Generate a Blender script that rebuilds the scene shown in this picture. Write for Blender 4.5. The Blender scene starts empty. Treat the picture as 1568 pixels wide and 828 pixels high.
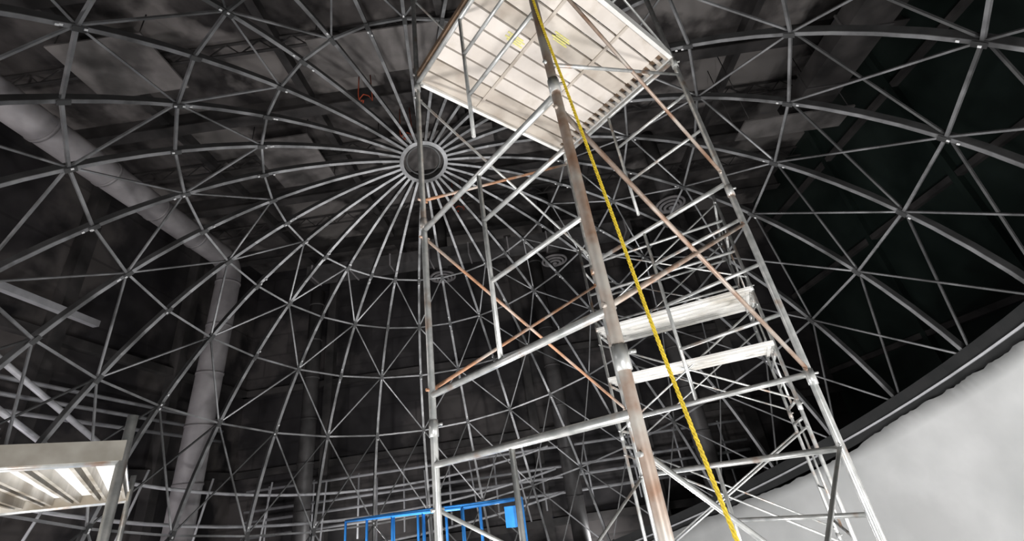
import bpy, math, random
from mathutils import Vector, Matrix
random.seed(4)
V=Vector
sc=bpy.context.scene
sc.view_settings.view_transform='Standard'
# ------------------------------------------------------------ materials
def mat(name,c1,c2=None,scale=6,rough=.55,metal=0.,c3=None,scale3=2.,lo=.45,hi=.6,bump=0.,stretch=None,brick=None):
    m=bpy.data.materials.new(name); m.use_nodes=True; nt=m.node_tree; b=nt.nodes['Principled BSDF']
    b.inputs['Roughness'].default_value=rough; b.inputs['Metallic'].default_value=metal
    tc=nt.nodes.new('ShaderNodeTexCoord'); mp=nt.nodes.new('ShaderNodeMapping'); nt.links.new(tc.outputs['Object'],mp.inputs[0])
    if stretch: mp.inputs['Scale'].default_value=stretch
    n=nt.nodes.new('ShaderNodeTexNoise'); n.inputs['Scale'].default_value=scale; n.inputs['Detail'].default_value=6; nt.links.new(mp.outputs[0],n.inputs[0])
    r=nt.nodes.new('ShaderNodeValToRGB'); r.color_ramp.elements[0].position=.35; r.color_ramp.elements[1].position=.65
    r.color_ramp.elements[0].color=(*c1,1); r.color_ramp.elements[1].color=(*(c2 or c1),1)
    nt.links.new(n.outputs[0],r.inputs[0]); out=r.outputs[0]
    if c3:
        n2=nt.nodes.new('ShaderNodeTexNoise'); n2.inputs['Scale'].default_value=scale3; n2.inputs['Detail'].default_value=5; nt.links.new(mp.outputs[0],n2.inputs[0])
        r2=nt.nodes.new('ShaderNodeValToRGB'); r2.color_ramp.elements[0].position=lo; r2.color_ramp.elements[1].position=hi
        nt.links.new(n2.outputs[0],r2.inputs[0])
        mx=nt.nodes.new('ShaderNodeMix'); mx.data_type='RGBA'; nt.links.new(r2.outputs[0],mx.inputs[0]); nt.links.new(out,mx.inputs[6]); mx.inputs[7].default_value=(*c3,1)
        out=mx.outputs[2]
    if brick:
        mp2=nt.nodes.new('ShaderNodeMapping'); nt.links.new(tc.outputs['Object'],mp2.inputs[0]); mp2.inputs['Rotation'].default_value=brick[1]
        bk=nt.nodes.new('ShaderNodeTexBrick'); nt.links.new(mp2.outputs[0],bk.inputs[0]); bk.inputs['Scale'].default_value=brick[0]
        bk.inputs['Color1'].default_value=(1,1,1,1); bk.inputs['Color2'].default_value=(.6,.6,.6,1); bk.inputs['Mortar'].default_value=(.4,.4,.4,1); bk.inputs['Mortar Size'].default_value=.01
        m3=nt.nodes.new('ShaderNodeMix'); m3.data_type='RGBA'; m3.blend_type='MULTIPLY'; m3.inputs[0].default_value=.6
        nt.links.new(out,m3.inputs[6]); nt.links.new(bk.outputs[0],m3.inputs[7]); out=m3.outputs[2]
    nt.links.new(out,b.inputs['Base Color'])
    if bump:
        bp=nt.nodes.new('ShaderNodeBump'); bp.inputs['Strength'].default_value=bump; bp.inputs['Distance'].default_value=.01
        nt.links.new(n.outputs[0],bp.inputs['Height']); nt.links.new(bp.outputs[0],b.inputs['Normal'])
    return m
M={}
hp=math.pi/2
M['galv']=mat('galvanised_steel',(.38,.39,.38),(.58,.58,.56),14,.34,.5,(.32,.2,.13),5.,.58,.72)
M['rusty']=mat('rusty_steel',(.36,.29,.24),(.24,.14,.09),9,.5,.3,(.42,.39,.35),4.,.48,.64)
M['orange']=mat('orange_rusted_steel',(.5,.26,.15),(.34,.18,.1),9,.6,.1,(.46,.4,.35),3.,.48,.62)
M['wood']=mat('plywood_planks',(.46,.41,.35),(.55,.5,.44),3,.7,0,(.36,.31,.26),5.,.55,.8,.2)
M['wood2']=mat('plywood_planks_dark',(.38,.33,.28),(.48,.43,.37),4,.7,0,(.3,.25,.2),5.,.5,.75,.2)
M['wood3']=mat('plywood_planks_pale',(.52,.47,.42),(.62,.57,.52),3,.7,0,(.42,.37,.31),6.,.55,.8,.2)
M['alu']=mat('aluminium_deck',(.66,.65,.62),(.82,.81,.78),4,.4,.15,(.46,.43,.38),2.,.5,.7)
M['deck']=mat('corrugated_deck_metal',(.26,.24,.2),(.46,.43,.38),3,.4,.3,(.2,.17,.13),2.,.45,.6)
M['brown']=mat('plank_hook_brown',(.16,.1,.06),(.08,.05,.03),9,.7)
M['yellow']=mat('yellow_paint',(.7,.66,.16),(.55,.5,.25),30,.6)
M['rope']=mat('yellow_rope',(.72,.52,.03),(.5,.36,.02),60,.7)
M['blue']=mat('blue_lift_paint',(.05,.3,.8),(.03,.22,.62),5,.4)
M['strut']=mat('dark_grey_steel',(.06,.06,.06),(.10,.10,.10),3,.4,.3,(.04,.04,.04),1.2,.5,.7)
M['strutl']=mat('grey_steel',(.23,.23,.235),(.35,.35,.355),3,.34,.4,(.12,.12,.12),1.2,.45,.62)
M['pipe']=mat('light_grey_pipe',(.5,.5,.52),(.62,.62,.64),3,.45,.1)
M['black']=mat('black_rim',(.012,.013,.013),(.02,.02,.02),3,.6)
M['white']=mat('white_clip',(.9,.9,.9),(.8,.8,.8),3,.5)
M['screen']=mat('white_screen',(.64,.64,.63),(.76,.76,.75),.9,.8,0,(.55,.56,.55),.35,.4,.7)
M['wall']=mat('dark_mottled_wall',(.016,.014,.016),(.055,.05,.052),.6,.7,0,(.11,.098,.096),.3,.52,.6,brick=(.22,(hp,0,0)))
M['walll']=mat('dark_mottled_side_wall',(.02,.018,.02),(.065,.058,.06),.6,.7,0,(.14,.125,.12),.3,.52,.6,brick=(.22,(hp,0,hp)))
M['wallr']=mat('dark_green_wall',(.010,.016,.014),(.026,.038,.033),.4,.3)
M['ceil']=mat('sprayed_ceiling',(.025,.022,.022),(.12,.108,.104),.9,.95,0,(.24,.22,.21),.3,.5,.56,.4)
M['panel']=mat('grey_soffit_board',(.16,.148,.142),(.26,.24,.232),1.5,.8,0,(.09,.083,.08),.7,.5,.65)
M['beam']=mat('ceiling_beam_paint',(.03,.028,.028),(.08,.073,.071),1.,.7)
M['duct']=mat('grey_duct',(.24,.225,.23),(.36,.34,.345),1.2,.5)
M['ductd']=mat('dark_grey_duct',(.06,.057,.057),(.11,.104,.104),1.2,.5)
M['floor']=mat('concrete_floor',(.12,.12,.12),(.2,.2,.2),2,.8)
M['rubber']=mat('caster_rubber',(.03,.03,.03),None,3,.7)
M['cable']=mat('orange_cable_jacket',(.6,.11,.05),None,3,.5)
# ------------------------------------------------------------ mesh builder
class B:
    def __init__(s): s.v=[];s.f=[];s.sm=[];s.mi=[];s.mats=[]
    def m(s,k):
        if k not in s.mats: s.mats.append(k)
        return s.mats.index(k)
    def tube(s,a,b,r,k,n=10,r2=None):
        a=V(a);b=V(b);d=(b-a)
        if d.length<1e-6: return
        d.normalize(); x=d.orthogonal().normalized(); y=d.cross(x); o=len(s.v); k=s.m(k); r2=r if r2 is None else r2
        for P,R_ in((a,r),(b,r2)):
            for i in range(n):
                t=2*math.pi*i/n; s.v.append(P+(x*math.cos(t)+y*math.sin(t))*R_)
        for i in range(n):
            j=(i+1)%n; s.f.append((o+i,o+j,o+n+j,o+n+i)); s.sm.append(True); s.mi.append(k)
        s.f.append(tuple(o+n-1-i for i in range(n))); s.sm.append(False); s.mi.append(k)
        s.f.append(tuple(o+n+i for i in range(n))); s.sm.append(False); s.mi.append(k)
    def sweep(s,pts,r,k,n=12,closed=False):
        pts=[V(p) for p in pts]; o=len(s.v); k=s.m(k); L=len(pts); x=None
        for i,p in enumerate(pts):
            a=pts[(i-1)%L] if (closed or i>0) else p; b=pts[(i+1)%L] if (closed or i<L-1) else p
            d=(b-a).normalized()
            x=d.orthogonal().normalized() if x is None else (x-d*x.dot(d)).normalized()
            y=d.cross(x)
            for j in range(n):
                t=2*math.pi*j/n; s.v.append(p+(x*math.cos(t)+y*math.sin(t))*r)
        for i in range(L if closed else L-1):
            for j in range(n):
                q=(j+1)%n; i2=(i+1)%L
                s.f.append((o+i*n+j,o+i*n+q,o+i2*n+q,o+i2*n+j)); s.sm.append(True); s.mi.append(k)
        if not closed:
            s.f.append(tuple(o+n-1-i for i in range(n))); s.f.append(tuple(o+(L-1)*n+i for i in range(n))); s.sm+=[False]*2; s.mi+=[k]*2
    def bar(s,a,b,w,h,k,up=(0,0,1)):
        a=V(a);b=V(b);d=(b-a).normalized();up=V(up); x=d.cross(up)
        if x.length<1e-4: x=d.orthogonal()
        x.normalize(); z=x.cross(d); o=len(s.v); k=s.m(k)
        for P in(a,b):
            for sx,sz in((-1,-1),(1,-1),(1,1),(-1,1)): s.v.append(P+x*(sx*w/2)+z*(sz*h/2))
        for q in((0,1,5,4),(1,2,6,5),(2,3,7,6),(3,0,4,7),(3,2,1,0),(4,5,6,7)):
            s.f.append(tuple(o+i for i in q)); s.sm.append(False); s.mi.append(k)
    def strip(s,pts,ups,w,h,k,closed=False):
        o=len(s.v); k=s.m(k); L=len(pts)
        for i,p in enumerate(pts):
            a=pts[(i-1)%L] if (closed or i>0) else p; b=pts[(i+1)%L] if (closed or i<L-1) else p
            d=(V(b)-V(a)).normalized(); u=V(ups[i]).normalized(); x=d.cross(u).normalized()
            for sx,sz in((-1,-1),(1,-1),(1,1),(-1,1)): s.v.append(V(p)+x*(sx*w/2)+u*(sz*h/2))
        for i in range(L if closed else L-1):
            for j in range(4):
                q=(j+1)%4; i2=(i+1)%L
                s.f.append((o+i*4+j,o+i*4+q,o+i2*4+q,o+i2*4+j)); s.sm.append(False); s.mi.append(k)
        if not closed:
            s.f.append((o+3,o+2,o+1,o)); s.f.append(tuple(o+(L-1)*4+i for i in range(4))); s.sm+=[False]*2; s.mi+=[k]*2
    def obj(s,name,parent=None):
        me=bpy.data.meshes.new(name); me.from_pydata([tuple(v) for v in s.v],[],s.f)
        for k in s.mats: me.materials.append(M[k])
        me.polygons.foreach_set('use_smooth',s.sm); me.polygons.foreach_set('material_index',s.mi); me.update()
        ob=bpy.data.objects.new(name,me); sc.collection.objects.link(ob)
        if parent: ob.parent=parent
        return ob
def empty(name):
    e=bpy.data.objects.new(name,None); sc.collection.objects.link(e); e.empty_display_size=.2; return e
# ------------------------------------------------------------ camera
f,pi_,ro=668.,.46,.1457
F=V((0,math.cos(pi_),math.sin(pi_)));U=V((0,-math.sin(pi_),math.cos(pi_)));X=V((1,0,0))
c,s_=math.cos(ro),math.sin(ro); Rr=X*c-U*s_; Ur=X*s_+U*c
cd=bpy.data.cameras.new('camera'); co=bpy.data.objects.new('camera',cd); sc.collection.objects.link(co)
cd.sensor_width=36; cd.lens=36*f/1568; cd.clip_end=200; cd.clip_start=.02
co.matrix_world=Matrix(((Rr.x,Ur.x,-F.x,0),(Rr.y,Ur.y,-F.y,0),(Rr.z,Ur.z,-F.z,0),(0,0,0,1)))
sc.camera=co
FZ=-4.5
# ------------------------------------------------------------ dome
R=10.; C=V((-.071,.779,-.012))*R; n=V((-.159,.281,1)).normalized()
e1=(X-n*n.x).normalized(); e2=n.cross(e1)
def D(col,az,r=1.):
    col=math.radians(col);az=math.radians(az)
    return C+((e1*math.sin(az)+e2*math.cos(az))*math.sin(col)+n*math.cos(col))*(R*r)
NR=32; OFF=4.5; AZ=[OFF+11.25*i for i in range(NR)]
COL=[25.5,36,46.5,58,74,89]
dome=empty('dome_frame')
b=B()
for az in AZ:
    cols=[4.2+(89.0-4.2)*i/22 for i in range(23)]
    wd=.07
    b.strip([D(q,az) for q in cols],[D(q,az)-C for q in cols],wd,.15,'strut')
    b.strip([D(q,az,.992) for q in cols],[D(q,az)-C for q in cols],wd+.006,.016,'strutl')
b.obj('ribs',dome)
b=B()
for q in COL[:-1]:
    for i in range(NR):
        a=AZ[i];a2=a+11.25
        b.bar(D(q,a,.995),D(q,a2,.995),.05,.06,'strutl',(D(q,a)-C))
b.obj('latitude_rings',dome)
b=B()
for li in range(len(COL)-1):
    for i in range(NR):
        a=AZ[i];a2=a+11.25
        alt=(i+li)%2
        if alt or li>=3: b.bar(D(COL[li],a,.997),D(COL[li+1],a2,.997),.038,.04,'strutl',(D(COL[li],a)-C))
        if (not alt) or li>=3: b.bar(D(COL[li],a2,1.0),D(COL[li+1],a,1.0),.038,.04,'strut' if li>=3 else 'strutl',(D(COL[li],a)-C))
b.obj('diagonal_braces',dome)
b=B()
cnt=72
cols=[360*i/cnt for i in range(cnt)]
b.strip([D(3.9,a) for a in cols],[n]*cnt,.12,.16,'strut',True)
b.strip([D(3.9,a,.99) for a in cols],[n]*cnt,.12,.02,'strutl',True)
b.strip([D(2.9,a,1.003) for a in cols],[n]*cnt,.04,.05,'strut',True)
b.obj('apex_ring',dome)
b=B()
for q in COL[:-1]:
    for a in AZ:
        p=D(q,a,.988); u=(C-p).normalized(); t=D(q+1,a,.988)-p; t.normalize()
        b.bar(p-t*.1,p+t*.1,.10,.012,'strut',u)
        if random.random()<.8:
            for k in range(random.choice((1,2,2,3))):
                o=t*random.uniform(-.3,.3)+t.cross(u)*random.uniform(-.03,.03)
                p2=D(q,a,.9865)+o
                b.bar(p2-t*.024,p2+t*.024,.035,.01,'white',u)
b.obj('gusset_plates',dome)
b=B()
b.strip([D(88.7,a,.995) for a in cols],[D(88.7,a)-C for a in cols],.26,.14,'black',True)
b.strip([D(89.5,a,.985) for a in cols],[D(90,a)-C for a in cols],.04,.06,'pipe',True)
b.strip([D(90.1,a,.99) for a in cols],[D(90,a)-C for a in cols],.16,.08,'black',True)
b.obj('rim_beam',dome)
b=B()
for i in range(0,32,2):
    p=D(91,AZ[i],1.01); b.bar(p,(p.x,p.y,FZ),.2,.2,'strut',(0,1,0))
b.obj('rim_support_posts',dome)
b=B()
for q,rr in((68,1.07),(72.5,1.07),(77,1.08)):
    aa=[-150+5*i for i in range(33)]
    b.sweep([D(q,a,rr) for a in aa],.045,'pipe',8)
for a in range(-148,12,10):
    b.tube(D(66,a,1.07),D(80,a,1.08),.03,'pipe',8)
b.obj('outer_pipe_rails',dome)
# ------------------------------------------------------------ screen skirt
b=B()
k=b.m('screen'); A0,A1,na=16,175,360; cl=[90.5,92.5,94,97,101,106,112]; o=len(b.v); dq=.2
for i in range(na+1):
    a=A0+(A1-A0)*i/na
    dq=max(-.1,min(.6,dq+random.uniform(-.13,.13)))
    for j,q in enumerate(cl):
        b.v.append(D(q+(dq if j==0 else 0),a,.975))
for i in range(na):
    for j in range(len(cl)-1):
        m_=len(cl); b.f.append((o+i*m_+j,o+i*m_+j+1,o+(i+1)*m_+j+1,o+(i+1)*m_+j)); b.sm.append(True); b.mi.append(k)
scr=b.obj('projection_screen_skirt')
md=scr.modifiers.new('thick','SOLIDIFY'); md.thickness=.03
# ------------------------------------------------------------ room shell
X0,X1,Y0,Y1,ZC=-14.5,14.5,-7,22,13
def slab(name,a,b_,k):
    bb=B(); a=V(a);b_=V(b_); c0=(a+b_)/2
    bb.bar((c0.x,a.y,c0.z),(c0.x,b_.y,c0.z),abs(b_.x-a.x),abs(b_.z-a.z),k); return bb.obj(name)
slab('floor',(X0,Y0,FZ-.2),(X1,Y1,FZ),'floor')
slab('ceiling',(X0,Y0,ZC),(X1,Y1,ZC+.2),'ceil')
slab('wall_left',(X0-.2,Y0,FZ),(X0,Y1,ZC),'walll')
slab('wall_right',(X1,Y0,FZ),(X1+.2,Y1,ZC),'wallr')
slab('wall_front',(X0,Y1,FZ),(X1,Y1+.2,ZC),'wall')
slab('wall_back',(X0,Y0-.2,FZ),(X1,Y0,ZC),'wallr')
b=B()
for y in (-3,1.5,6,10.5,15,19.5):
    b.bar((X0,y,ZC-.35),(X1,y,ZC-.35),.12,.7,'beam'); b.bar((X0,y,ZC-.7),(X1,y,ZC-.7),.4,.05,'beam')
for x in (-11,-6,-1,4,9):
    b.bar((x,Y0,ZC-.2),(x,Y1,ZC-.2),.25,.4,'beam')
for y in (-1,3.7,8.2,12.8,17.2):
    for z in(ZC-.1,ZC-.6): b.bar((X0,y,z),(X1,y,z),.08,.05,'beam')
    for i in range(29):
        x=X0+i; b.bar((x,y,ZC-.1),(x+.5,y,ZC-.6),.03,.03,'beam'); b.bar((x+.5,y,ZC-.6),(x+1,y,ZC-.1),.03,.03,'beam')
b.obj('ceiling_beams')
for (x,y,z,sx,sy) in((-10.2,7.9,12.1,2.6,1.8),(-7.6,12.6,12.15,2.2,2.6),(-2.4,8.6,12.15,5,1.4),(-2.2,13,12.1,4.5,2.),(10.,11.5,9.6,3.6,.9),(-13,4.5,12,1.6,3)):
    b=B(); b.bar((x-sx/2,y,z),(x+sx/2,y,z),sy,.06,'panel')
    for ax in(-1,1):
        for ay in(-1,1): b.tube((x+ax*sx*.45,y+ay*sy*.45,z),(x+ax*sx*.45,y+ay*sy*.45,ZC),.015,'beam',6)
    b.obj('hanging_soffit_panel')
b=B()
for y in (2,7,12,17):
    b.bar((X0+.2,y,FZ),(X0+.2,y,ZC),.4,.4,'beam',(0,1,0)); 
for x in (-10,-5,0,5,10):
    b.bar((x,Y1-.2,FZ),(x,Y1-.2,ZC),.4,.4,'beam',(0,1,0))
for z in (-1.5,2.2,6):
    b.bar((X0+.15,Y0,z),(X0+.15,Y1,z),.3,.3,'beam'); b.bar((X0,Y1-.15,z),(X1,Y1-.15,z),.3,.3,'beam')
b.obj('wall_columns')
b=B()
b.bar((-13.6,3,6.8),(-13.6,12.6,6.5),.2,.2,'pipe')
for z in(3.5,3.9,4.3): b.tube((-13.3,-2,z),(-13.3,19,z-.1),.06,'pipe')
for z in(.2,.6,1.4,-.4): b.tube((-13,20.8,z),(9,20.8,z),.06,'pipe')
for x in range(-12,9,2): b.tube((x,20.8,-1),(x,20.8,1.5),.04,'pipe')
b.tube((-12,8.6,4.5),(-12,12.2,2.6),.07,'pipe'); b.tube((-12,8.6,3.6),(-12,12.2,1.7),.07,'pipe')
b.obj('wall_conduits')
b=B()
for y in(0,4,8,12,16): b.bar((X1-.1,y,FZ),(X1-.1,y,ZC),.25,.2,'wallr',(0,1,0))
for z in(-1,3,7,11): b.bar((X1-.1,Y0,z),(X1-.1,Y1,z),.2,.2,'beam')
b.obj('wall_girts')
# ducts
def duct(name,pts,r,k='duct'):
    b=B(); P=[]
    pts=[V(p) for p in pts]
    for i,p in enumerate(pts):
        if 0<i<len(pts)-1:
            a=(pts[i-1]-p).normalized()*r*2; c_=(pts[i+1]-p).normalized()*r*2
            for j in range(9):
                t=j/8; P.append(p+a*(1-t)**2+c_*t**2)
        else: P.append(p)
    b.sweep(P,r,k,24)
    for i in range(len(pts)-1):
        d=(pts[i+1]-pts[i]); L=d.length; d.normalize(); t=r*2.2
        while t<L-r*2.2:
            p=pts[i]+d*t; b.tube(p-d*.04,p+d*.04,r*1.05,k,24); t+=1.8
    return b.obj(name)
duct('ventilation_duct',[(-11.2,-6,9.6),(-11.2,15,9.6),(-11.5,15,FZ+.1)],.42)
duct('ventilation_duct',[(-9.8,19.5,10),(-9.8,19.5,FZ+.1)],.32,'ductd')
duct('ventilation_duct',[(1.2,20.2,11),(1.2,20.2,FZ+.1)],.35,'ductd')
duct('ventilation_duct',[(6.8,19.8,11),(6.8,19.8,FZ+.1)],.4,'ductd')
b=B(); b.bar((-9,17.2,9.7),(5.5,17.2,9.7),.9,.5,'ductd')
for i in range(9): b.bar((-8.8+i*1.75,17.2,9.7),(-8.74+i*1.75,17.2,9.7),.98,.58,'duct')
b.obj('rectangular_duct')
b=B(); b.bar((10.8,-4,10.4),(10.8,12,10.4),1.3,.6,'beam')
for i in range(8): b.bar((10.8,-3.5+i*2,10.4),(10.8,-3.44+i*2,10.4),1.38,.68,'ductd')
b.obj('rectangular_duct')
for p in ((-3.2,18,9.1),(2,18,9.1),(6.6,14.8,9.2)):
    b=B(); p=V(p)
    for r,z in ((.55,0),(.4,-.06),(.25,-.12)):
        b.strip([p+V((math.cos(t)*r,math.sin(t)*r,z)) for t in [2*math.pi*i/32 for i in range(32)]],[(0,0,1)]*32,.09,.05,'duct',True)
    b.tube(p+V((0,0,-.12)),p+V((0,0,-.16)),.1,'duct',20); b.tube(p,(p.x,p.y,ZC-.2),.3,'beam',20)
    b.obj('ceiling_diffuser')
for (x,y,z) in((-4.0,9.6,11.4),(-2.1,15.6,11.0),(-3.2,11.4,11.4)):
    b=B(); P=[(x,y,ZC-.2),(x,y,z+.3)]
    for i in range(10):
        P.append((x+.16*math.sin(i*.9)+i*.03,y+.12*math.cos(i*1.3),z-.12*math.sin(i*.7)))
    P.append((x+.35,y,ZC-.2)); b.sweep(P,.018,'cable',6); b.obj('orange_cable')
# ------------------------------------------------------------ scaffolds
def coupler(b,p,r): b.tube(p-V((0,0,.05)),p+V((0,0,.05)),r*1.25,'galv',12); b.tube(p+V((r*1.2,0,.02)),p+V((r*2.4,0,.02)),.009,'galv',6)
def frame(b,P,Q,bars,inner,r=.024,k='galv',kb='galv',t=.5):
    for z in bars: b.tube((P.x,P.y,z),(Q.x,Q.y,z),r*.85,kb)
    I=P.lerp(Q,t)
    for z0,z1,ru in inner:
        b.tube((I.x,I.y,z0),(I.x,I.y,z1),r*.62,k)
        for z in ru: b.tube((I.x,I.y,z),(Q.x,Q.y,z),r*.6,k)
def brace(b,P,z0,Q,z1,k='galv',r=.0125):
    b.tube((P.x,P.y,z0),(Q.x,Q.y,z1),r,k,8)
    for p,z in((P,z0),(Q,z1)): b.tube(V((p.x,p.y,z))-V((.03,.03,0)),V((p.x,p.y,z))+V((.03,.03,0)),.01,k,8)
def foot(b,P):
    b.tube((P.x,P.y,FZ+.12),(P.x,P.y,FZ+.5),.016,'galv'); b.tube((P.x-.03,P.y,FZ+.1),(P.x+.03,P.y,FZ+.1),.1,'rubber',20)
def post(b,P,z0,z1,joints,r=.024,k='galv'):
    b.tube((P.x,P.y,z0),(P.x,P.y,z1),r,k,16)
    for z in joints: coupler(b,V((P.x,P.y,z)),r)
    foot(b,P)
th=-.723; A=V((math.sin(th),math.cos(th),0)); Bd=V((math.cos(th),-math.sin(th),0)); w=1.52; l=1.963
N=V((.3756,1.715,0)); L=N+A*w; Rp=N+Bd*l; K=L+Bd*l
t1=empty('scaffold_tower')
b=B(); J=[.40,1.92,3.45,4.97,-1.12,-2.64]
post(b,N,FZ+.4,6.2,J,.026,'rusty'); b.obj('post_near',t1)
b=B()
for p in (L,Rp,K): post(b,p,FZ+.4,6.2,J)
b.obj('posts',t1)
b=B()
frame(b,L,N,[4.9,3.49,1.865,.604,.19,-1.0,-1.4,-2.6,-3.9],[(.604,1.865,[1.08,1.5]),(2.2,3.49,[2.6,3.05]),(-1.0,.19,[-.7]),(-2.5,-1.4,[-1.7,-2.1])])
frame(b,K,Rp,[4.9,3.49,2.0,.42,-.04,-.78,-1.3,-2.6,-3.9],[(.42,2.0,[.85,1.25,1.65]),(2.2,3.49,[2.6,3.05]),(-.78,-.04,[-.4]),(-2.5,-1.3,[-1.7,-2.1])],t=.45)
b.obj('end_frames',t1)
b=B()
brace(b,L,1.8,K,.5,'orange'); brace(b,L,.64,K,1.75,'orange')
brace(b,L,3.3,K,2.1); brace(b,L,2.15,K,3.35,'orange'); brace(b,L,3.6,K,4.8); brace(b,L,4.8,K,3.6)
brace(b,L,-.05,K,-1.1); brace(b,L,-1.1,K,-.05)
brace(b,N,1.75,Rp,.45,'rusty',.014); brace(b,N,.62,Rp,1.6,'rusty',.014)
brace(b,N,3.35,Rp,2.1,'rusty',.014); brace(b,N,2.1,Rp,3.3); brace(b,N,3.6,Rp,4.8); brace(b,N,4.8,Rp,3.6)
brace(b,N,.05,Rp,-1.1); brace(b,N,-1.1,Rp,-.02)
b.obj('cross_braces',t1)
b=B(); npk=10; pw=w/npk; zt=3.56
for i in range(npk):
    o=N+A*(pw*(i+.5)); a=o+Bd*.02; e=o+Bd*(l-.14)
    b.bar((a.x,a.y,zt),(e.x,e.y,zt),pw*.88,.035,random.choice(('wood','wood2','wood3')))
    for q in(-.25,.25):
        h=o+A*(pw*q)+Bd*(l-.14); h2=h+Bd*.15; b.bar((h.x,h.y,zt),(h2.x,h2.y,zt-.01),pw*.22,.03,'wood2')
for q in (.0,1.):
    o=N+A*(w*q); e=o+Bd*l; b.bar((o.x,o.y,zt+.0),(e.x,e.y,zt),.035,.1,'alu')
for q in (.02,.33,.66,.95):
    o=N+Bd*(l*q); e=o+A*w; b.bar((o.x,o.y,zt+.045),(e.x,e.y,zt+.045),.1,.05,'brown')
o=N+Bd*(l-.0); e=o+A*w; b.bar((o.x,o.y,zt),(e.x,e.y,zt),.03,.06,'alu')
for q in (.34,.67):
    o=N+Bd*(l*q)+A*.03; e=o+A*(w-.06); b.bar((o.x,o.y,zt-.022),(e.x,e.y,zt-.022),.03,.012,'wood2')
b.obj('plank_platform',t1)
b=B()
for q,s in((.45,.12),(.3,.3)):
    o=N+A*(w*q)+Bd*(l*s+.2)
    for k_ in range(4):
        o2=o+A*(.02*k_-.03)+Bd*(.03*(k_%2)); e=o2+Bd*.17; b.bar((o2.x,o2.y,zt-.02),(e.x,e.y,zt-.02),.013,.004,'yellow')
b.obj('yellow_marking',t1)
# second tower
t2=empty('scaffold_tower')
P1=V((1.13,6.30,0));P2=V((3.08,5.45,0)); u=(P2-P1).normalized(); v=V((-u.y,u.x,0)); P3=P1+v*1.52; P4=P2+v*1.52
b=B()
for p in(P1,P2,P3,P4): post(b,p,FZ+.4,3.5,[1.95,.43,-1.1,-2.6],.022)
for (p,q) in((P1,P3),(P2,P4)):
    frame(b,p,q,[3.4,2.9,2.05,1.85,1.1,.5,.3,-.9,-1.3,-2.5,-3.9],[(.5,1.85,[.8,1.4]),(2.05,3.4,[2.5]),(-.9,.3,[-.5,-.1])],.022)
for p,q in((P1,P2),(P3,P4)):
    for z in(-2.5,-1.,.5,2.1): brace(b,p,z,q,z+1.2); brace(b,p,z+1.2,q,z)
    b.tube((p.x,p.y,3.0),(q.x,q.y,3.0),.02,'galv'); b.tube((p.x,p.y,2.5),(q.x,q.y,2.5),.02,'galv')
b.obj('frame',t2)
b=B()
for zz,nb in((1.94,5),(1.2,3)):
    for i in range(nb):
        o=P1+v*(.05+.19*i); e=P2+v*(.05+.19*i)
        b.bar((o.x,o.y,zz),(e.x,e.y,zz),.165,.03,'alu')
        for s in(-.065,0.065): 
            oo=o+v*s; ee=e+v*s; b.bar((oo.x,oo.y,zz-.03),(ee.x,ee.y,zz-.03),.015,.04,'alu')
    for s in(.03,.97):
        o=P1.lerp(P2,s); e=o+v*(.19*nb); b.bar((o.x,o.y,zz-.05),(e.x,e.y,zz-.05),.04,.03,'alu')
b.obj('deck_planks',t2)
# left tower with corrugated deck
t3=empty('scaffold_tower')
Q0=V((-2.18,2.37,0)); d=V((-.647,.762,0)); wv=V((-.762,-.647,0)); H=.45
Q1=Q0+d*3.05; Q2=Q0+wv*1.52; Q3=Q1+wv*1.52
b=B()
for p in(Q0,Q1,Q2,Q3): post(b,p,FZ+.4,H+.18,[-.6,-2.1],.024)
for p,q in((Q0,Q2),(Q1,Q3)): frame(b,p,q,[H-.05,-.4,-.9,-2,-2.4,-3.8],[(-1.9,-.9,[-1.3])])
for p,q in((Q0,Q1),(Q2,Q3)):
    for z in(-1.9,-3.5): brace(b,p,z,q,z+1.2); brace(b,p,z+1.2,q,z)
b.obj('frame',t3)
b=B()
for i in range(8):
    o=Q0+wv*(.1+.19*i); e=o+d*3.0
    b.bar((o.x,o.y,H+.04),(e.x,e.y,H+.04),.185,.02,'alu' if i<3 else 'deck')
    for s in(-.07,.07):
        a=o+wv*s;e2_=e+wv*s; b.bar((a.x,a.y,H),(e2_.x,e2_.y,H),.02,.07,'deck')
for s in(0,1): 
    o=Q0+d*(3.05*s); e=o+wv*1.52; b.bar((o.x,o.y,H),(e.x,e.y,H),.05,.1,'deck')
b.obj('corrugated_deck',t3)
# ------------------------------------------------------------ rope (hangs from the tower guard rail)
b=B()
ctl=[(.372,1.66,6.0),(.362,1.64,3.6),(.355,1.64,2.7),(.42,1.64,1.75),(.474,1.64,.98),(.51,1.63,.4),(.56,1.6,-.23),(.62,1.55,-1.),(.7,1.5,-2.2),(.75,1.5,FZ+.03)]
ctl=[V(p) for p in ctl]; pts=[]
for i in range(len(ctl)-1):
    p0=ctl[max(0,i-1)];p1=ctl[i];p2=ctl[i+1];p3=ctl[min(len(ctl)-1,i+2)]
    m_=int((p2-p1).length/.012)+2
    for j in range(m_):
        t=j/m_; pts.append(.5*((2*p1)+(p2-p0)*t+(2*p0-5*p1+4*p2-p3)*t*t+(3*p1-p0-3*p2+p3)*t**3))
for ph in(0,2.094,4.189):
    q=[]
    for i,p in enumerate(pts):
        t=i*.012*110+ph; q.append(p+V((math.cos(t),math.sin(t),0))*.0042)
    b.sweep(q,.0045,'rope',6)
b.obj('yellow_rope',t1)
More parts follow.
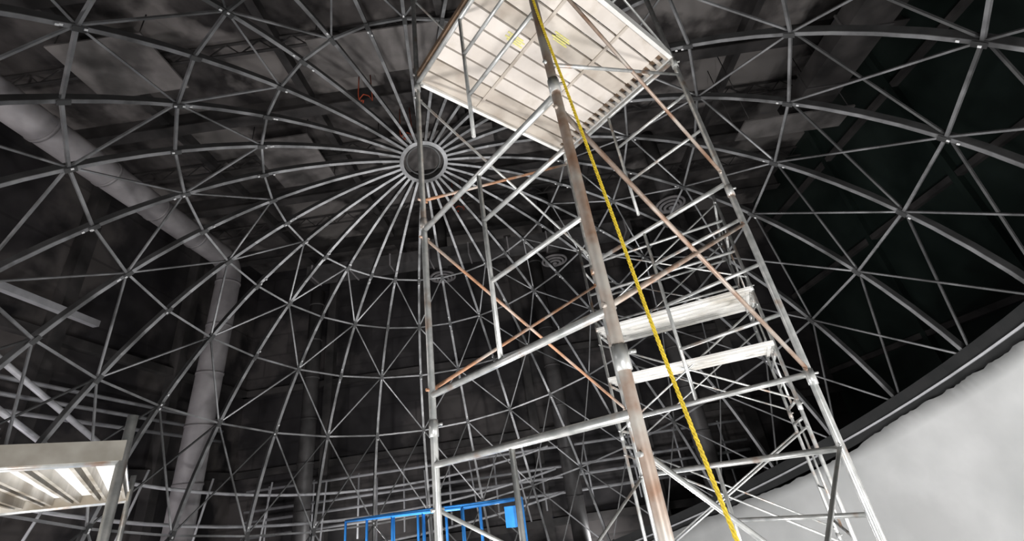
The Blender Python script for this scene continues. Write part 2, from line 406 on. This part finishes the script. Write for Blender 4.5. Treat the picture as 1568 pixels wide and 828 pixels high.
# ------------------------------------------------------------ scissor lift
lift=empty('scissor_lift')
ex=V((2.32,-2.6,0)).normalized(); ey=V((-ex.y,ex.x,0)); O=V((-2.95,7.2,0)); LL=3.2; WW=.75
def T(a,c_,z): p=O+ex*a+ey*c_; return V((p.x,p.y,z))
b=B(); zt=-.1; r=.018
for z in (zt,zt-.5):
    for a,e in(((0,0),(LL,0)),((LL,0),(LL,WW)),((LL,WW),(0,WW)),((0,WW),(0,0))): b.tube(T(*a,z),T(*e,z),r,'blue')
for i in range(5):
    for y in(0,WW): b.tube(T(LL*i/4,y,zt),T(LL*i/4,y,zt-1.1),r,'blue')
b.bar(T(0,WW/2,zt-1.15),T(LL,WW/2,zt-1.15),WW,.12,'blue')
b.bar(T(LL-.2,WW-.03,zt-.16),T(LL-.04,WW-.03,zt-.16),.12,.2,'blue')
b.obj('guardrail_basket',lift)
b=B(); zb=FZ+.55; zt2=zt-1.2; nS=3; h=(zt2-zb)/nS
for y in(.1,WW-.1):
    for i in range(nS):
        b.bar(T(.2,y,zb+h*i),T(LL-.2,y,zb+h*(i+1)),.05,.1,'blue'); b.bar(T(LL-.2,y+.05,zb+h*i),T(.2,y+.05,zb+h*(i+1)),.05,.1,'blue')
b.bar(T(0,WW/2,FZ+.36),T(LL,WW/2,FZ+.36),WW,.35,'blue')
for x in(.3,LL-.3):
    for y in(0,WW): b.tube(T(x,y-.06,FZ+.2),T(x,y+.06,FZ+.2),.2,'rubber',24)
b.obj('scissor_base',lift)
# ------------------------------------------------------------ lights
def area(name,loc,tgt,size,en,col=(1,1,1)):
    ld=bpy.data.lights.new(name,'AREA'); ld.size=size; ld.energy=en; ld.color=col
    o=bpy.data.objects.new(name,ld); o.location=loc; sc.collection.objects.link(o)
    o.rotation_euler=(V(tgt)-V(loc)).to_track_quat('-Z','Y').to_euler()
def pt(name,loc,en,r=.3,col=(1,1,1)):
    ld=bpy.data.lights.new(name,'POINT'); ld.energy=en; ld.shadow_soft_size=r; ld.color=col
    o=bpy.data.objects.new(name,ld); o.location=loc; sc.collection.objects.link(o)
area('floor_work_light',(-3,3,-3.8),(-1,9,6),.5,580,(1,.98,.97))
area('floor_work_light',(4.5,1,-3.5),(0,8,5),.5,430,(1,.98,.97))
area('floor_work_light',(0,-1.5,-2.5),(0,8,5),.5,230)
area('floor_work_light',(0,13,-4),(0,9,8),.8,260)
area('screen_fill_light',(3,4,-3.9),(9,9,-1),1,380)  # unseen fill light, added to brighten the screen skirt
pt('outside_lamp',(-13.2,9,-2),380,.3,(1,.96,1))
pt('outside_lamp',(-8,19.5,-2),130)
pt('outside_lamp',(-12.8,1,4),620,.3,(1,.95,.95))
pt('outside_lamp',(2,20.5,-2.5),90)
w_=bpy.data.worlds.new('world'); sc.world=w_; w_.use_nodes=True; w_.node_tree.nodes['Background'].inputs[0].default_value=(.02,.02,.02,1)
